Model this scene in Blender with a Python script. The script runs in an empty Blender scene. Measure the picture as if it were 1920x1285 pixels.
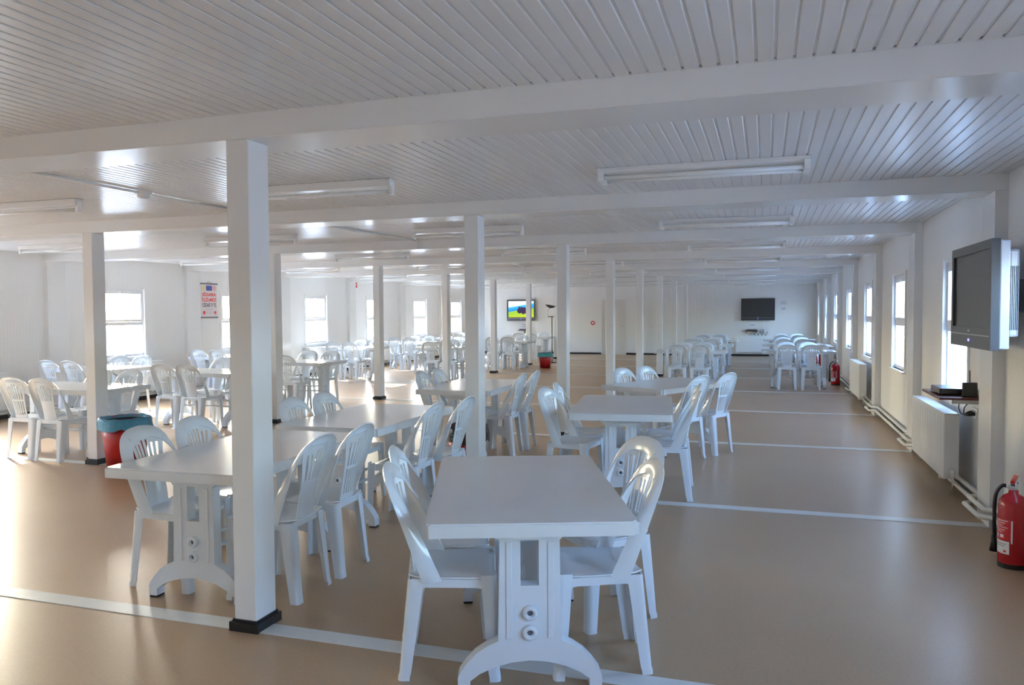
import bpy, bmesh, math, random
from mathutils import Vector, Matrix

S = bpy.context.scene
C = S.collection
random.seed(4)

# ------------------------------------------------------------------ camera
F_PX, YAW, PITCH, ROLL = 1461.7, 0.31518, -0.03897, -0.00527
CAM = Vector((2.264, -3.053, 1.4985))
cd = bpy.data.cameras.new('camera'); cam = bpy.data.objects.new('camera', cd); C.objects.link(cam)
cd.sensor_fit = 'HORIZONTAL'; cd.sensor_width = 36.0; cd.lens = 36.0 * F_PX / 1920.0; cd.clip_end = 400; cd.clip_start = 0.05
sy, cy = math.sin(YAW), math.cos(YAW); sp, cp = math.sin(PITCH), math.cos(PITCH)
fwd = Vector((-sy * cp, cy * cp, sp)); right = Vector((cy, sy, 0)); up = right.cross(fwd)
cr, sr = math.cos(ROLL), math.sin(ROLL)
r2 = right * cr + up * sr; u2 = up * cr - right * sr
m = Matrix((r2, u2, -fwd)).transposed().to_4x4(); m.translation = CAM
cam.matrix_world = m
S.camera = cam

# ------------------------------------------------------------------ light
S.view_settings.view_transform = 'Standard'; S.view_settings.look = 'None'
S.view_settings.exposure = 0.8; S.view_settings.gamma = 1.0; S.view_settings.use_curve_mapping = False
S.cycles.max_bounces = 10; S.cycles.diffuse_bounces = 7; S.cycles.glossy_bounces = 4; S.cycles.transparent_max_bounces = 12
S.cycles.caustics_reflective = False; S.cycles.caustics_refractive = False
S.cycles.sample_clamp_indirect = 6.0; S.cycles.use_denoising = True; S.cycles.adaptive_threshold = 0.03

w = bpy.data.worlds.new('world'); S.world = w; w.use_nodes = True
nt = w.node_tree; bg = nt.nodes['Background']
sky = nt.nodes.new('ShaderNodeTexSky'); sky.sky_type = 'NISHITA'; sky.sun_disc = False
sky.sun_elevation = math.radians(26); sky.sun_rotation = math.radians(-59); sky.dust_density = 4.0; sky.air_density = 1.0; sky.ozone_density = 1.0
hs = nt.nodes.new('ShaderNodeHueSaturation'); hs.inputs['Saturation'].default_value = 1.05
wb = nt.nodes.new('ShaderNodeMix'); wb.data_type = 'RGBA'; wb.blend_type = 'MULTIPLY'; wb.inputs['Factor'].default_value = 1.0
wb.inputs['B'].default_value = (0.88, 0.98, 1.12, 1)      # daylight as the camera's white balance records it
nt.links.new(sky.outputs[0], hs.inputs['Color']); nt.links.new(hs.outputs[0], wb.inputs['A']); nt.links.new(wb.outputs['Result'], bg.inputs['Color']); bg.inputs['Strength'].default_value = 4.0
SUNDIR = Vector((1.0, -0.62, -0.55)).normalized()
sd = bpy.data.lights.new('sun', 'SUN'); so = bpy.data.objects.new('sun', sd); C.objects.link(so)
sd.energy = 42.0; sd.angle = math.radians(0.6); sd.color = (0.87, 0.96, 1.06)
so.rotation_euler = SUNDIR.to_track_quat('-Z', 'Y').to_euler(); so.location = (-30, 25, 20)

# ------------------------------------------------------------------ materials
def mat(name, col, rough=0.5, metal=0.0, spec=0.5, noise=None, bump=None, emit=None, coat=0.0):
    mt = bpy.data.materials.new(name); mt.use_nodes = True
    n = mt.node_tree.nodes; l = mt.node_tree.links; b = n['Principled BSDF']
    b.inputs['Base Color'].default_value = (*col, 1); b.inputs['Roughness'].default_value = rough
    b.inputs['Metallic'].default_value = metal; b.inputs['Specular IOR Level'].default_value = spec
    b.inputs['Coat Weight'].default_value = coat
    if emit:
        b.inputs['Emission Color'].default_value = (*emit[0], 1); b.inputs['Emission Strength'].default_value = emit[1]
    tc = n.new('ShaderNodeTexCoord')
    if noise:
        sc, amt = noise
        nz = n.new('ShaderNodeTexNoise'); nz.inputs['Scale'].default_value = sc; nz.inputs['Detail'].default_value = 6
        l.new(tc.outputs['Object'], nz.inputs['Vector'])
        mx = n.new('ShaderNodeMix'); mx.data_type = 'RGBA'
        mx.inputs['A'].default_value = (*[c * (1 - amt) for c in col], 1); mx.inputs['B'].default_value = (*[min(1, c * (1 + amt)) for c in col], 1)
        l.new(nz.outputs['Fac'], mx.inputs['Factor']); l.new(mx.outputs['Result'], b.inputs['Base Color'])
    if bump:
        kind, sc, dist = bump
        bp = n.new('ShaderNodeBump'); bp.inputs['Distance'].default_value = dist; bp.inputs['Strength'].default_value = 0.5
        if kind == 'noise':
            t = n.new('ShaderNodeTexNoise'); t.inputs['Scale'].default_value = sc; t.inputs['Detail'].default_value = 3
            l.new(tc.outputs['Object'], t.inputs['Vector']); l.new(t.outputs['Fac'], bp.inputs['Height'])
        else:
            t = n.new('ShaderNodeTexWave'); t.bands_direction = kind; t.inputs['Scale'].default_value = sc; t.wave_profile = 'SIN'
            l.new(tc.outputs['Object'], t.inputs['Vector']); l.new(t.outputs['Fac'], bp.inputs['Height'])
        l.new(bp.outputs[0], b.inputs['Normal'])
    return mt

M = {}
M['plastic'] = mat('white_plastic', (0.69, 0.735, 0.79), 0.2, noise=(3.0, 0.02))
M['tabletop'] = mat('table_plastic', (0.67, 0.695, 0.725), 0.13, noise=(2.0, 0.025))
M['wall_x'] = mat('wall_paint_side', (0.80, 0.80, 0.79), 0.42, noise=(0.7, 0.02), bump=('Y', 6.0, 0.003))
M['wall_y'] = mat('wall_paint_end', (0.80, 0.80, 0.79), 0.42, noise=(0.7, 0.02), bump=('X', 6.0, 0.003))
M['steel'] = mat('white_painted_steel', (0.78, 0.78, 0.775), 0.2, noise=(1.2, 0.02))
M['ceil'] = mat('ceiling_plank_paint', (0.78, 0.78, 0.785), 0.26, noise=(1.5, 0.02))
M['dark'] = mat('roof_void', (0.02, 0.02, 0.02), 0.9)
M['black'] = mat('black_rubber', (0.012, 0.011, 0.012), 0.35, noise=(20, 0.2))
M['tvblack'] = mat('tv_casing', (0.03, 0.03, 0.033), 0.3)
M['tvgrey'] = mat('tv_grey_casing', (0.06, 0.06, 0.064), 0.35)
M['screen'] = mat('tv_screen_off', (0.035, 0.036, 0.038), 0.28)
M['silver'] = mat('tv_silver', (0.55, 0.57, 0.6), 0.35, metal=0.3)
M['pvc'] = mat('window_pvc', (0.82, 0.82, 0.82), 0.3)
M['radiator'] = mat('radiator_enamel', (0.80, 0.80, 0.78), 0.3)
M['pipe'] = mat('white_pipe', (0.78, 0.77, 0.72), 0.4)
M['red'] = mat('red_plastic', (0.42, 0.010, 0.012), 0.35, noise=(5, 0.08))
M['redpaint'] = mat('extinguisher_paint', (0.40, 0.006, 0.012), 0.2)
M['bag'] = mat('blue_bin_bag', (0.05, 0.24, 0.38), 0.35, noise=(25, 0.35), bump=('noise', 40, 0.01))
M['bagteal'] = mat('teal_bin_bag', (0.03, 0.25, 0.25), 0.35, noise=(25, 0.35), bump=('noise', 40, 0.01))
M['bagblack'] = mat('black_bin_bag', (0.012, 0.012, 0.013), 0.3, bump=('noise', 40, 0.01))
M['inside'] = mat('bin_inside', (0.03, 0.012, 0.015), 0.6)
M['shelf'] = mat('dark_red_board', (0.10, 0.022, 0.022), 0.35, noise=(14, 0.2))
M['paper'] = mat('paper', (0.80, 0.80, 0.82), 0.7)
M['ink'] = mat('ink_grey', (0.12, 0.12, 0.14), 0.7)
M['inkred'] = mat('ink_red', (0.65, 0.02, 0.02), 0.6)
M['inkblue'] = mat('ink_blue', (0.06, 0.09, 0.35), 0.6)
M['inkyellow'] = mat('ink_yellow', (0.7, 0.62, 0.28), 0.6)
M['inkpink'] = mat('ink_pink', (0.75, 0.38, 0.42), 0.6)
M['stickerpaper'] = mat('sticker_paper', (0.6, 0.5, 0.48), 0.6)
M['poster'] = mat('poster_paper', (0.72, 0.66, 0.67), 0.6)
M['tube'] = mat('fluorescent_tube_off', (0.85, 0.86, 0.86), 0.15)
M['lampmetal'] = mat('black_lamp_metal', (0.015, 0.015, 0.016), 0.3)
M['metal'] = mat('floor_strip_metal', (0.66, 0.68, 0.68), 0.3, metal=0.0, noise=(8, 0.1))
M['led'] = mat('blue_led', (0.1, 0.1, 0.9), 0.4, emit=((0.15, 0.12, 1.0), 3.0))
M['door'] = mat('door_panel', (0.70, 0.69, 0.66), 0.4)
M['ground'] = mat('outdoor_concrete', (0.42, 0.42, 0.42), 0.9, noise=(0.8, 0.15))

def floor_mat():
    mt = bpy.data.materials.new('beige_vinyl_floor'); mt.use_nodes = True
    n = mt.node_tree.nodes; l = mt.node_tree.links; b = n['Principled BSDF']
    tc = n.new('ShaderNodeTexCoord')
    n1 = n.new('ShaderNodeTexNoise'); n1.inputs['Scale'].default_value = 0.9; n1.inputs['Detail'].default_value = 4
    n2 = n.new('ShaderNodeTexNoise'); n2.inputs['Scale'].default_value = 60; n2.inputs['Detail'].default_value = 5
    for q in (n1, n2): l.new(tc.outputs['Object'], q.inputs['Vector'])
    r = n.new('ShaderNodeValToRGB')
    r.color_ramp.elements[0].position = 0.3; r.color_ramp.elements[0].color = (0.37, 0.25, 0.15, 1)
    r.color_ramp.elements[1].position = 0.72; r.color_ramp.elements[1].color = (0.46, 0.325, 0.205, 1)
    mx = n.new('ShaderNodeMix'); mx.data_type = 'FLOAT'; mx.inputs['Factor'].default_value = 0.4
    l.new(n1.outputs['Fac'], mx.inputs['A']); l.new(n2.outputs['Fac'], mx.inputs['B'])
    l.new(mx.outputs['Result'], r.inputs['Fac']); l.new(r.outputs['Color'], b.inputs['Base Color'])
    b.inputs['Roughness'].default_value = 0.3; b.inputs['Specular IOR Level'].default_value = 0.5
    bp = n.new('ShaderNodeBump'); bp.inputs['Distance'].default_value = 0.004; bp.inputs['Strength'].default_value = 0.25
    n3 = n.new('ShaderNodeTexNoise'); n3.inputs['Scale'].default_value = 2.2; n3.inputs['Detail'].default_value = 2
    l.new(tc.outputs['Object'], n3.inputs['Vector']); l.new(n3.outputs['Fac'], bp.inputs['Height']); l.new(bp.outputs[0], b.inputs['Normal'])
    return mt
M['floor'] = floor_mat()

def glass_mat():
    mt = bpy.data.materials.new('window_glass'); mt.use_nodes = True
    n = mt.node_tree.nodes; l = mt.node_tree.links; out = n['Material Output']
    n.remove(n['Principled BSDF'])
    t = n.new('ShaderNodeBsdfTransparent'); t.inputs[0].default_value = (0.93, 0.95, 0.95, 1)
    g = n.new('ShaderNodeBsdfGlossy'); g.inputs['Roughness'].default_value = 0.02
    mx = n.new('ShaderNodeMixShader'); mx.inputs[0].default_value = 0.06
    l.new(t.outputs[0], mx.inputs[1]); l.new(g.outputs[0], mx.inputs[2]); l.new(mx.outputs[0], out.inputs['Surface'])
    return mt
M['glass'] = glass_mat()

def tv_picture_mat():
    # the lit programme: pale sky, blue band, yellow-green meadow, a dark figure
    mt = bpy.data.materials.new('tv_picture'); mt.use_nodes = True
    n = mt.node_tree.nodes; l = mt.node_tree.links; out = n['Material Output']; n.remove(n['Principled BSDF'])
    tc = n.new('ShaderNodeTexCoord'); sep = n.new('ShaderNodeSeparateXYZ'); l.new(tc.outputs['Generated'], sep.inputs[0])   # Y runs right to left across the screen
    # slanted height
    mu = n.new('ShaderNodeMath'); mu.operation = 'MULTIPLY_ADD'; mu.inputs[1].default_value = 0.25
    l.new(sep.outputs['Y'], mu.inputs[0]); l.new(sep.outputs['Z'], mu.inputs[2])
    r = n.new('ShaderNodeValToRGB'); e = r.color_ramp.elements
    e[0].position = 0.0; e[0].color = (0.55, 0.55, 0.04, 1); e[1].position = 1.0; e[1].color = (0.75, 0.9, 1, 1)
    for p, c in ((0.45, (0.28, 0.5, 0.05, 1)), (0.56, (0.3, 0.5, 0.06, 1)), (0.60, (0.02, 0.22, 0.6, 1)), (0.82, (0.05, 0.4, 0.9, 1)), (0.9, (0.75, 0.92, 1, 1))):
        q = e.new(p); q.color = c
    l.new(mu.outputs[0], r.inputs[0])
    di = n.new('ShaderNodeVectorMath'); di.operation = 'DISTANCE'; di.inputs[1].default_value = (0.0, 0.42, 0.42)
    nz = n.new('ShaderNodeTexNoise'); nz.inputs['Scale'].default_value = 9
    l.new(tc.outputs['Generated'], nz.inputs['Vector']); l.new(tc.outputs['Generated'], di.inputs[0])
    ad = n.new('ShaderNodeMath'); ad.operation = 'MULTIPLY_ADD'; ad.inputs[1].default_value = 0.35
    l.new(nz.outputs['Fac'], ad.inputs[0]); l.new(di.outputs['Value'], ad.inputs[2])
    lt = n.new('ShaderNodeMath'); lt.operation = 'LESS_THAN'; lt.inputs[1].default_value = 0.40; l.new(ad.outputs[0], lt.inputs[0])
    mx = n.new('ShaderNodeMix'); mx.data_type = 'RGBA'; mx.inputs['B'].default_value = (0.05, 0.03, 0.07, 1)
    l.new(lt.outputs[0], mx.inputs['Factor']); l.new(r.outputs[0], mx.inputs['A'])
    em = n.new('ShaderNodeEmission'); em.inputs['Strength'].default_value = 0.9
    l.new(mx.outputs['Result'], em.inputs['Color']); l.new(em.outputs[0], out.inputs['Surface'])
    return mt
M['picture'] = tv_picture_mat()

# ------------------------------------------------------------------ helpers
def link(name, me, m=None, parent=None, smooth=False):
    o = bpy.data.objects.new(name, me); C.objects.link(o)
    if m is not None and not me.materials: me.materials.append(M[m] if isinstance(m, str) else m)
    if parent is not None: o.parent = parent
    if smooth:
        for p in me.polygons: p.use_smooth = True
    return o

def tag(o, label=None, cat=None, group=None, kind=None):
    for k, v in (('label', label), ('category', cat), ('group', group), ('kind', kind)):
        if v: o[k] = v
    return o

def empty(name, loc=(0, 0, 0), rz=0.0):
    o = bpy.data.objects.new(name, None); C.objects.link(o); o.empty_display_size = 0.1
    o.location = loc; o.rotation_euler = (0, 0, rz); return o

def bm_box(bm, x0, x1, y0, y1, z0, z1):
    v = [bm.verts.new(p) for p in ((x0, y0, z0), (x1, y0, z0), (x1, y1, z0), (x0, y1, z0), (x0, y0, z1), (x1, y0, z1), (x1, y1, z1), (x0, y1, z1))]
    for f in ((3, 2, 1, 0), (4, 5, 6, 7), (0, 1, 5, 4), (1, 2, 6, 5), (2, 3, 7, 6), (3, 0, 4, 7)): bm.faces.new([v[i] for i in f])

def done(bm, name='m', recalc=True):
    if recalc: bmesh.ops.recalc_face_normals(bm, faces=bm.faces)
    me = bpy.data.meshes.new(name); bm.to_mesh(me); bm.free(); return me

def box_me(x0, x1, y0, y1, z0, z1, bev=0.0, seg=2):
    bm = bmesh.new(); bm_box(bm, x0, x1, y0, y1, z0, z1)
    if bev: bmesh.ops.bevel(bm, geom=list(bm.edges), offset=bev, segments=seg, affect='EDGES', profile=0.6)
    return done(bm)

def box(name, m, x0, x1, y0, y1, z0, z1, parent=None, bev=0.0):
    return link(name, box_me(x0, x1, y0, y1, z0, z1, bev), m, parent)

def tube_me(pts, r, n=8, caps=True):
    bm = bmesh.new(); pts = [Vector(p) for p in pts]; rings = []
    rr = r if isinstance(r, (list, tuple)) else [r] * len(pts)
    for i, p in enumerate(pts):
        t = (pts[min(i + 1, len(pts) - 1)] - pts[max(i - 1, 0)]).normalized()
        a = t.cross(Vector((0, 0, 1)))
        if a.length < 1e-3: a = t.cross(Vector((0, 1, 0)))
        a.normalize(); b = t.cross(a)
        rings.append([bm.verts.new(p + (a * math.cos(2 * math.pi * k / n) + b * math.sin(2 * math.pi * k / n)) * rr[i]) for k in range(n)])
    for i in range(len(rings) - 1):
        for k in range(n): bm.faces.new((rings[i][k], rings[i][(k + 1) % n], rings[i + 1][(k + 1) % n], rings[i + 1][k]))
    if caps: bm.faces.new(rings[0][::-1]); bm.faces.new(rings[-1])
    return done(bm)

def lathe_me(prof, n=24, closed=False):
    bm = bmesh.new(); rings = []
    for r, z in prof:
        if r < 1e-5: rings.append([bm.verts.new((0, 0, z))])
        else: rings.append([bm.verts.new((r * math.cos(2 * math.pi * k / n), r * math.sin(2 * math.pi * k / n), z)) for k in range(n)])
    for a, b in zip(rings, rings[1:]):
        for k in range(n):
            k2 = (k + 1) % n
            if len(a) == 1 and len(b) == 1: continue
            if len(a) == 1: bm.faces.new((a[0], b[k2], b[k]))
            elif len(b) == 1: bm.faces.new((a[k], a[k2], b[0]))
            else: bm.faces.new((a[k], a[k2], b[k2], b[k]))
    return done(bm)

def spline(pts, n):
    """Catmull-Rom through pts, n samples per span."""
    P = [Vector(p) for p in pts]; out = []
    for i in range(len(P) - 1):
        p0, p1, p2, p3 = P[max(i - 1, 0)], P[i], P[i + 1], P[min(i + 2, len(P) - 1)]
        for k in range(n):
            t = k / n
            out.append(0.5 * ((2 * p1) + (p2 - p0) * t + (2 * p0 - 5 * p1 + 4 * p2 - p3) * t * t + (3 * p1 - p0 - 3 * p2 + p3) * t ** 3))
    out.append(P[-1]); return out

def solid(me, thick, offset=-1.0):
    """bake a solidify onto a sheet mesh"""
    o = bpy.data.objects.new('tmp', me); C.objects.link(o)
    md = o.modifiers.new('s', 'SOLIDIFY'); md.thickness = thick; md.offset = offset; md.use_even_offset = False
    dg = bpy.context.evaluated_depsgraph_get(); res = bpy.data.meshes.new_from_object(o.evaluated_get(dg))
    bpy.data.objects.remove(o); return res

def grid_me(rows, keep=None, close=False):
    bm = bmesh.new(); V = [[bm.verts.new(p) for p in r] for r in rows]
    for i in range(len(V) - 1):
        for j in range(len(V[i]) - 1):
            if keep is None or keep(i, j): bm.faces.new((V[i][j], V[i + 1][j], V[i + 1][j + 1], V[i][j + 1]))
    for v in list(bm.verts):
        if not v.link_faces: bm.verts.remove(v)
    return done(bm)

def outline_me(loops, depth, axis='y'):
    """extrude a 2D outline (first loop) with holes; loops are lists of (u, z); extruded symmetric along local x by depth"""
    bm = bmesh.new(); edges = []
    for lp in loops:
        vs = [bm.verts.new((-depth / 2, u, z)) for u, z in lp]
        for a, b in zip(vs, vs[1:] + vs[:1]): edges.append(bm.edges.new((a, b)))
    bmesh.ops.triangle_fill(bm, use_beauty=True, use_dissolve=False, edges=edges)
    fs = list(bm.faces)
    ex = bmesh.ops.extrude_face_region(bm, geom=fs)
    bmesh.ops.translate(bm, vec=(depth, 0, 0), verts=[g for g in ex['geom'] if isinstance(g, bmesh.types.BMVert)])
    return done(bm)

def copy_tree(o, parent=None):
    c = o.copy(); C.objects.link(c); c.parent = parent
    for ch in KIDS.get(o.name, ()): copy_tree(ch, c)
    return c
KIDS = {}
def index_kids(root):
    stack = [root]
    while stack:
        q = stack.pop(); KIDS[q.name] = list(q.children); stack += KIDS[q.name]

ORD = ['nearest', 'second', 'third', 'fourth', 'fifth', 'sixth', 'seventh', 'eighth', 'ninth', 'tenth']
# ------------------------------------------------------------------ the room
P = 3.0; K0, K1 = -2, 8
Y0, Y1 = K0 * P, K1 * P
XL, XR, XA, XB = -8.15, 3.81, 0.0, -4.06
H, HC, HROOF = 2.30, 2.415, 2.62
T = 0.10
BW = 0.33

def struct(o, label=None): tag(o, label, None, None, 'structure'); return o

fl = struct(box('floor', 'floor', XL - T, XR + T, Y0 - T, Y1 + T, -0.12, 0.0), 'beige speckled glossy vinyl floor of the hall')
gr = struct(box('ground', 'ground', -90, 90, -80, 110, -0.6, -0.5), 'pale concrete yard outside the windows')
roof = struct(box('roof', 'dark', XL - T, XR + T, Y0 - T, Y1 + T, HROOF, HROOF + 0.1), 'roof above the ceiling')

def wall_me(u0, u1, z0, z1, holes, face, thick, axis):
    """a wall with rectangular holes; axis 'x': plane x=face spanning y=u; thick is signed outward"""
    us = sorted({u0, u1, *[h[0] for h in holes], *[h[1] for h in holes]}); zs = sorted({z0, z1, *[h[2] for h in holes], *[h[3] for h in holes]})
    bm = bmesh.new(); vd = {}
    def P_(u, z, d):
        k = (round(u, 5), round(z, 5), d)
        if k not in vd: vd[k] = bm.verts.new((face + d * thick, u, z) if axis == 'x' else (u, face + d * thick, z))
        return vd[k]
    def hole(i, j):
        if i < 0 or j < 0 or i >= len(us) - 1 or j >= len(zs) - 1: return True
        cu, cz = (us[i] + us[i + 1]) / 2, (zs[j] + zs[j + 1]) / 2
        return any(h[0] < cu < h[1] and h[2] < cz < h[3] for h in holes)
    for i in range(len(us) - 1):
        for j in range(len(zs) - 1):
            if hole(i, j): continue
            a, b, c, d = us[i], us[i + 1], zs[j], zs[j + 1]
            bm.faces.new([P_(a, c, 0), P_(b, c, 0), P_(b, d, 0), P_(a, d, 0)]); bm.faces.new([P_(a, c, 1), P_(a, d, 1), P_(b, d, 1), P_(b, c, 1)])
            for (ii, jj, e) in ((i - 1, j, ((a, c), (a, d))), (i + 1, j, ((b, c), (b, d))), (i, j - 1, ((a, c), (b, c))), (i, j + 1, ((a, d), (b, d)))):
                if hole(ii, jj):
                    (p, q), (r, s) = e; bm.faces.new([P_(p, q, 0), P_(r, s, 0), P_(r, s, 1), P_(p, q, 1)])
    return done(bm)

WZ0, WZ1, WT = 0.77, 1.93, 1.335
winR = [(k * P + 1.0, k * P + 1.98) for k in range(K0, K1)]
winL = [(k * P + 1.03, k * P + 2.03) for k in range(K0, K1)]
winF = []
struct(link('wall_right', wall_me(Y0 - T, Y1 + T, -0.12, HROOF, [(a, b, WZ0, WZ1) for a, b in winR], XR, T, 'x'), 'wall_x'), 'white ribbed panel wall with narrow windows, right side')
struct(link('wall_left', wall_me(Y0 - T, Y1 + T, -0.12, HROOF, [(a, b, WZ0, WZ1) for a, b in winL], XL, -T, 'x'), 'wall_x'), 'white ribbed panel wall with bright windows, left side')
struct(link('wall_back', wall_me(XL, XR, -0.12, HROOF, [(-3.24, -2.38, 0.0, 1.93)], Y1, T, 'y'), 'wall_y'), 'white ribbed end wall with door and two televisions')
struct(link('wall_front', wall_me(XL, XR, -0.12, HROOF, [(a, b, WZ0, WZ1) for a, b in winF], Y0, -T, 'y'), 'wall_y'), 'white end wall behind the viewpoint')

def portal(loc, rot, sx, sz):
    d = bpy.data.lights.new('window_portal', 'AREA'); o = bpy.data.objects.new('window_portal', d); C.objects.link(o)
    d.shape = 'RECTANGLE'; d.size = sx; d.size_y = sz; d.cycles.is_portal = True; o.location = loc; o.rotation_euler = rot

def ring_me(u0, u1, z0, z1, b, d0, d1):
    return outline_from([(u0, z0), (u1, z0), (u1, z1), (u0, z1)], [(u0 + b, z0 + b), (u1 - b, z0 + b), (u1 - b, z1 - b), (u0 + b, z1 - b)], d0, d1)
def outline_from(o, i, d0, d1):
    bm = bmesh.new(); R = []
    for lp in (o, i): R.append([[bm.verts.new((d, u, z)) for u, z in lp] for d in (d0, d1)])
    n = len(o)
    for k in range(n):
        k2 = (k + 1) % n
        for d in (0, 1): bm.faces.new((R[0][d][k], R[0][d][k2], R[1][d][k2], R[1][d][k]))
        for q in (0, 1): bm.faces.new((R[q][0][k], R[q][0][k2], R[q][1][k2], R[q][1][k]))
    return done(bm)

wn = 0
def window(a, b, face, sgn, label, axis='x'):
    """pvc window set into the wall; local x outward, local y along the wall"""
    global wn
    wn += 1; wdt = b - a
    root = empty('window_%d' % wn); struct(root, label)
    if axis == 'x': root.location = (face, (a + b) / 2, 0); root.rotation_euler = (0, 0, 0 if sgn > 0 else math.pi)
    else: root.location = ((a + b) / 2, face, 0); root.rotation_euler = (0, 0, -math.pi / 2)
    h = wdt / 2
    link('window_frame', ring_me(-h, h, WZ0, WZ1, 0.045, 0.03, 0.09), 'pvc', root)
    box('transom', 'pvc', 0.03, 0.09, -h + 0.045, h - 0.045, WT - 0.03, WT + 0.03, root)
    sash = link('sash', ring_me(-h + 0.046, h - 0.046, WT + 0.031, WZ1 - 0.046, 0.04, 0.02, 0.07), 'pvc', root)
    link('handle', box_me(0.0, 0.02, -0.05, 0.05, WZ1 - 0.075, WZ1 - 0.055), 'pvc', sash)
    box('pane', 'glass', 0.055, 0.06, -h + 0.08, h - 0.08, WT + 0.065, WZ1 - 0.08, root)
    box('pane', 'glass', 0.055, 0.06, -h + 0.04, h - 0.04, WZ0 + 0.04, WT - 0.025, root)
    box('window_sill', 'pvc', -0.035, 0.06, -h - 0.02, h + 0.02, WZ0 - 0.025, WZ0, root)
    for s in (-1, 1): box('casing', 'pvc', -0.012, 0.03, s * h - 0.025, s * h + 0.025, WZ0, WZ1 + 0.03, root)
    zc = (WZ0 + WZ1) / 2
    if axis == 'x': portal((face + sgn * 0.11, (a + b) / 2, zc), (0, math.pi / 2 * sgn, 0), WZ1 - WZ0, wdt)
    else: portal(((a + b) / 2, face - 0.11, zc), (math.pi / 2, 0, 0), wdt, WZ1 - WZ0)
for k, (a, b) in enumerate(winR):
    i = k + K0 - 1
    lab = 'white window in the right wall, %s one from the wall television' % ORD[i] if i >= 0 else 'white window in the right wall beside the viewpoint, bay %s' % ORD[-i]
    window(a, b, XR, 1, lab)
for k, (a, b) in enumerate(winL):
    i = k + K0 - 2
    lab = 'white window in the left wall, %s one counted from the left edge' % ORD[i] if i >= 0 else 'white window in the left wall out of the picture, bay %s' % ORD[-i]
    window(a, b, XL, -1, lab)
for i, (a, b) in enumerate(winF): window(a, b, Y0, -1, 'white window in the end wall behind the viewpoint, %s' % ORD[i], 'y')

# columns, beams, wall posts, floor strips
for k in range(K0 + 1, K1):
    y = k * P
    struct(link('beam', box_me(XL, XR, y, y + BW, H, HROOF, 0.004, 1), 'steel'), 'white steel ceiling beam across the hall, %s joint' % ORD[k - K0 - 1])
    for row, X in (('aisle', XA), ('left', XB)):
        c = struct(link('column', box_me(X - 0.122, X, y, y + 0.155, 0, H, 0.004, 1), 'steel'), 'square white steel column on the %s joint of the %s row' % (ORD[k - K0 - 1], row))
        bm = bmesh.new(); bm_box(bm, X - 0.14, X + 0.018, y - 0.018, y + 0.173, 0.0, 0.055)
        tp = [e for e in bm.edges if all(v.co.z > 0.05 for v in e.verts)]
        bmesh.ops.bevel(bm, geom=tp, offset=0.012, segments=2, affect='EDGES')
        link('base_skirting', done(bm), 'black', c)['label'] = 'black rubber skirting around the column foot'
    struct(box('wall_post', 'steel', XR - 0.08, XR, y, y + BW, 0, H), 'white steel post against the right wall, %s joint' % ORD[k - K0 - 1])
    struct(box('wall_post', 'steel', XL, XL + 0.08, y, y + BW, 0, H), 'white steel post against the left wall, %s joint' % ORD[k - K0 - 1])
    st = struct(box('trim_%d' % (k - K0), 'metal', XL + 0.08, XR - 0.08, y + 0.0, y + 0.11, -0.002, 0.003), 'flat grey metal joint strip across the floor, %s joint' % ORD[k - K0 - 1])
for nm, x0, x1, y0, y1 in (('baseboard_right', XR - 0.012, XR, Y0, Y1), ('baseboard_left', XL, XL + 0.012, Y0, Y1)):
    struct(box(nm, 'black', x0, x1, y0, y1, 0, 0.06), 'black rubber baseboard')
for i, (x0, x1) in enumerate(((XL + 0.012, -3.25), (-2.37, XR - 0.012))):
    struct(box('baseboard_back' if i == 0 else 'baseboard_end', 'black', x0, x1, Y1 - 0.012, Y1, 0, 0.06), 'black rubber baseboard under the end wall, %s' % ('left of the door' if i == 0 else 'right of the door'))

# ceiling planks
ceil = struct(empty('ceiling', (0, 0, HC)), 'white ceiling of narrow glossy planks between the beams')
PW = 0.0662; NPL = int((XR - XL) / PW)
def plank_profile(w=0.0565, h=0.0055): return [(-w / 2, h), (-w / 2, 0.0025), (-w / 2 + 0.003, 0), (w / 2 - 0.003, 0), (w / 2, 0.0025), (w / 2, h)]
def plank_mesh(bm, x, y0, y1):
    a = [bm.verts.new((x + px, y0, pz)) for px, pz in plank_profile()]; b = [bm.verts.new((x + px, y1, pz)) for px, pz in plank_profile()]
    n = len(a)
    for i in range(n): bm.faces.new((a[i], a[(i + 1) % n], b[(i + 1) % n], b[i]))
    bm.faces.new(a[::-1]); bm.faces.new(b)
bm = bmesh.new(); plank_mesh(bm, 0, 0.001, P - BW - 0.001); pl_me = done(bm)
stuff_bm = bmesh.new(); n_pl = 0
XMIN = {-1: -1.75, 0: -4.05, 1: -2.7}
for k in range(K0, K1):
    yb = k * P + BW
    if k == K0: yb = k * P + BW
    for i in range(NPL):
        x = XR - PW * (i + 0.5)
        if k in XMIN and x > XMIN[k] and n_pl < 300:
            o = link('ceiling_plank', pl_me, 'ceil', ceil); o.location = (x, yb, 0); o.rotation_euler = (0, random.uniform(-.006, .006), 0); n_pl += 1
        else: plank_mesh(stuff_bm, x, yb + 0.001, yb + P - BW - 0.001)
    bk = link('backing', box_me(XL, XR, yb + 0.016, yb + P - BW - 0.022, 0.0057, 0.03), 'ceil', ceil)
o = link('ceiling_planks', done(stuff_bm), 'ceil', ceil); o['kind'] = 'stuff'

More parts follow.
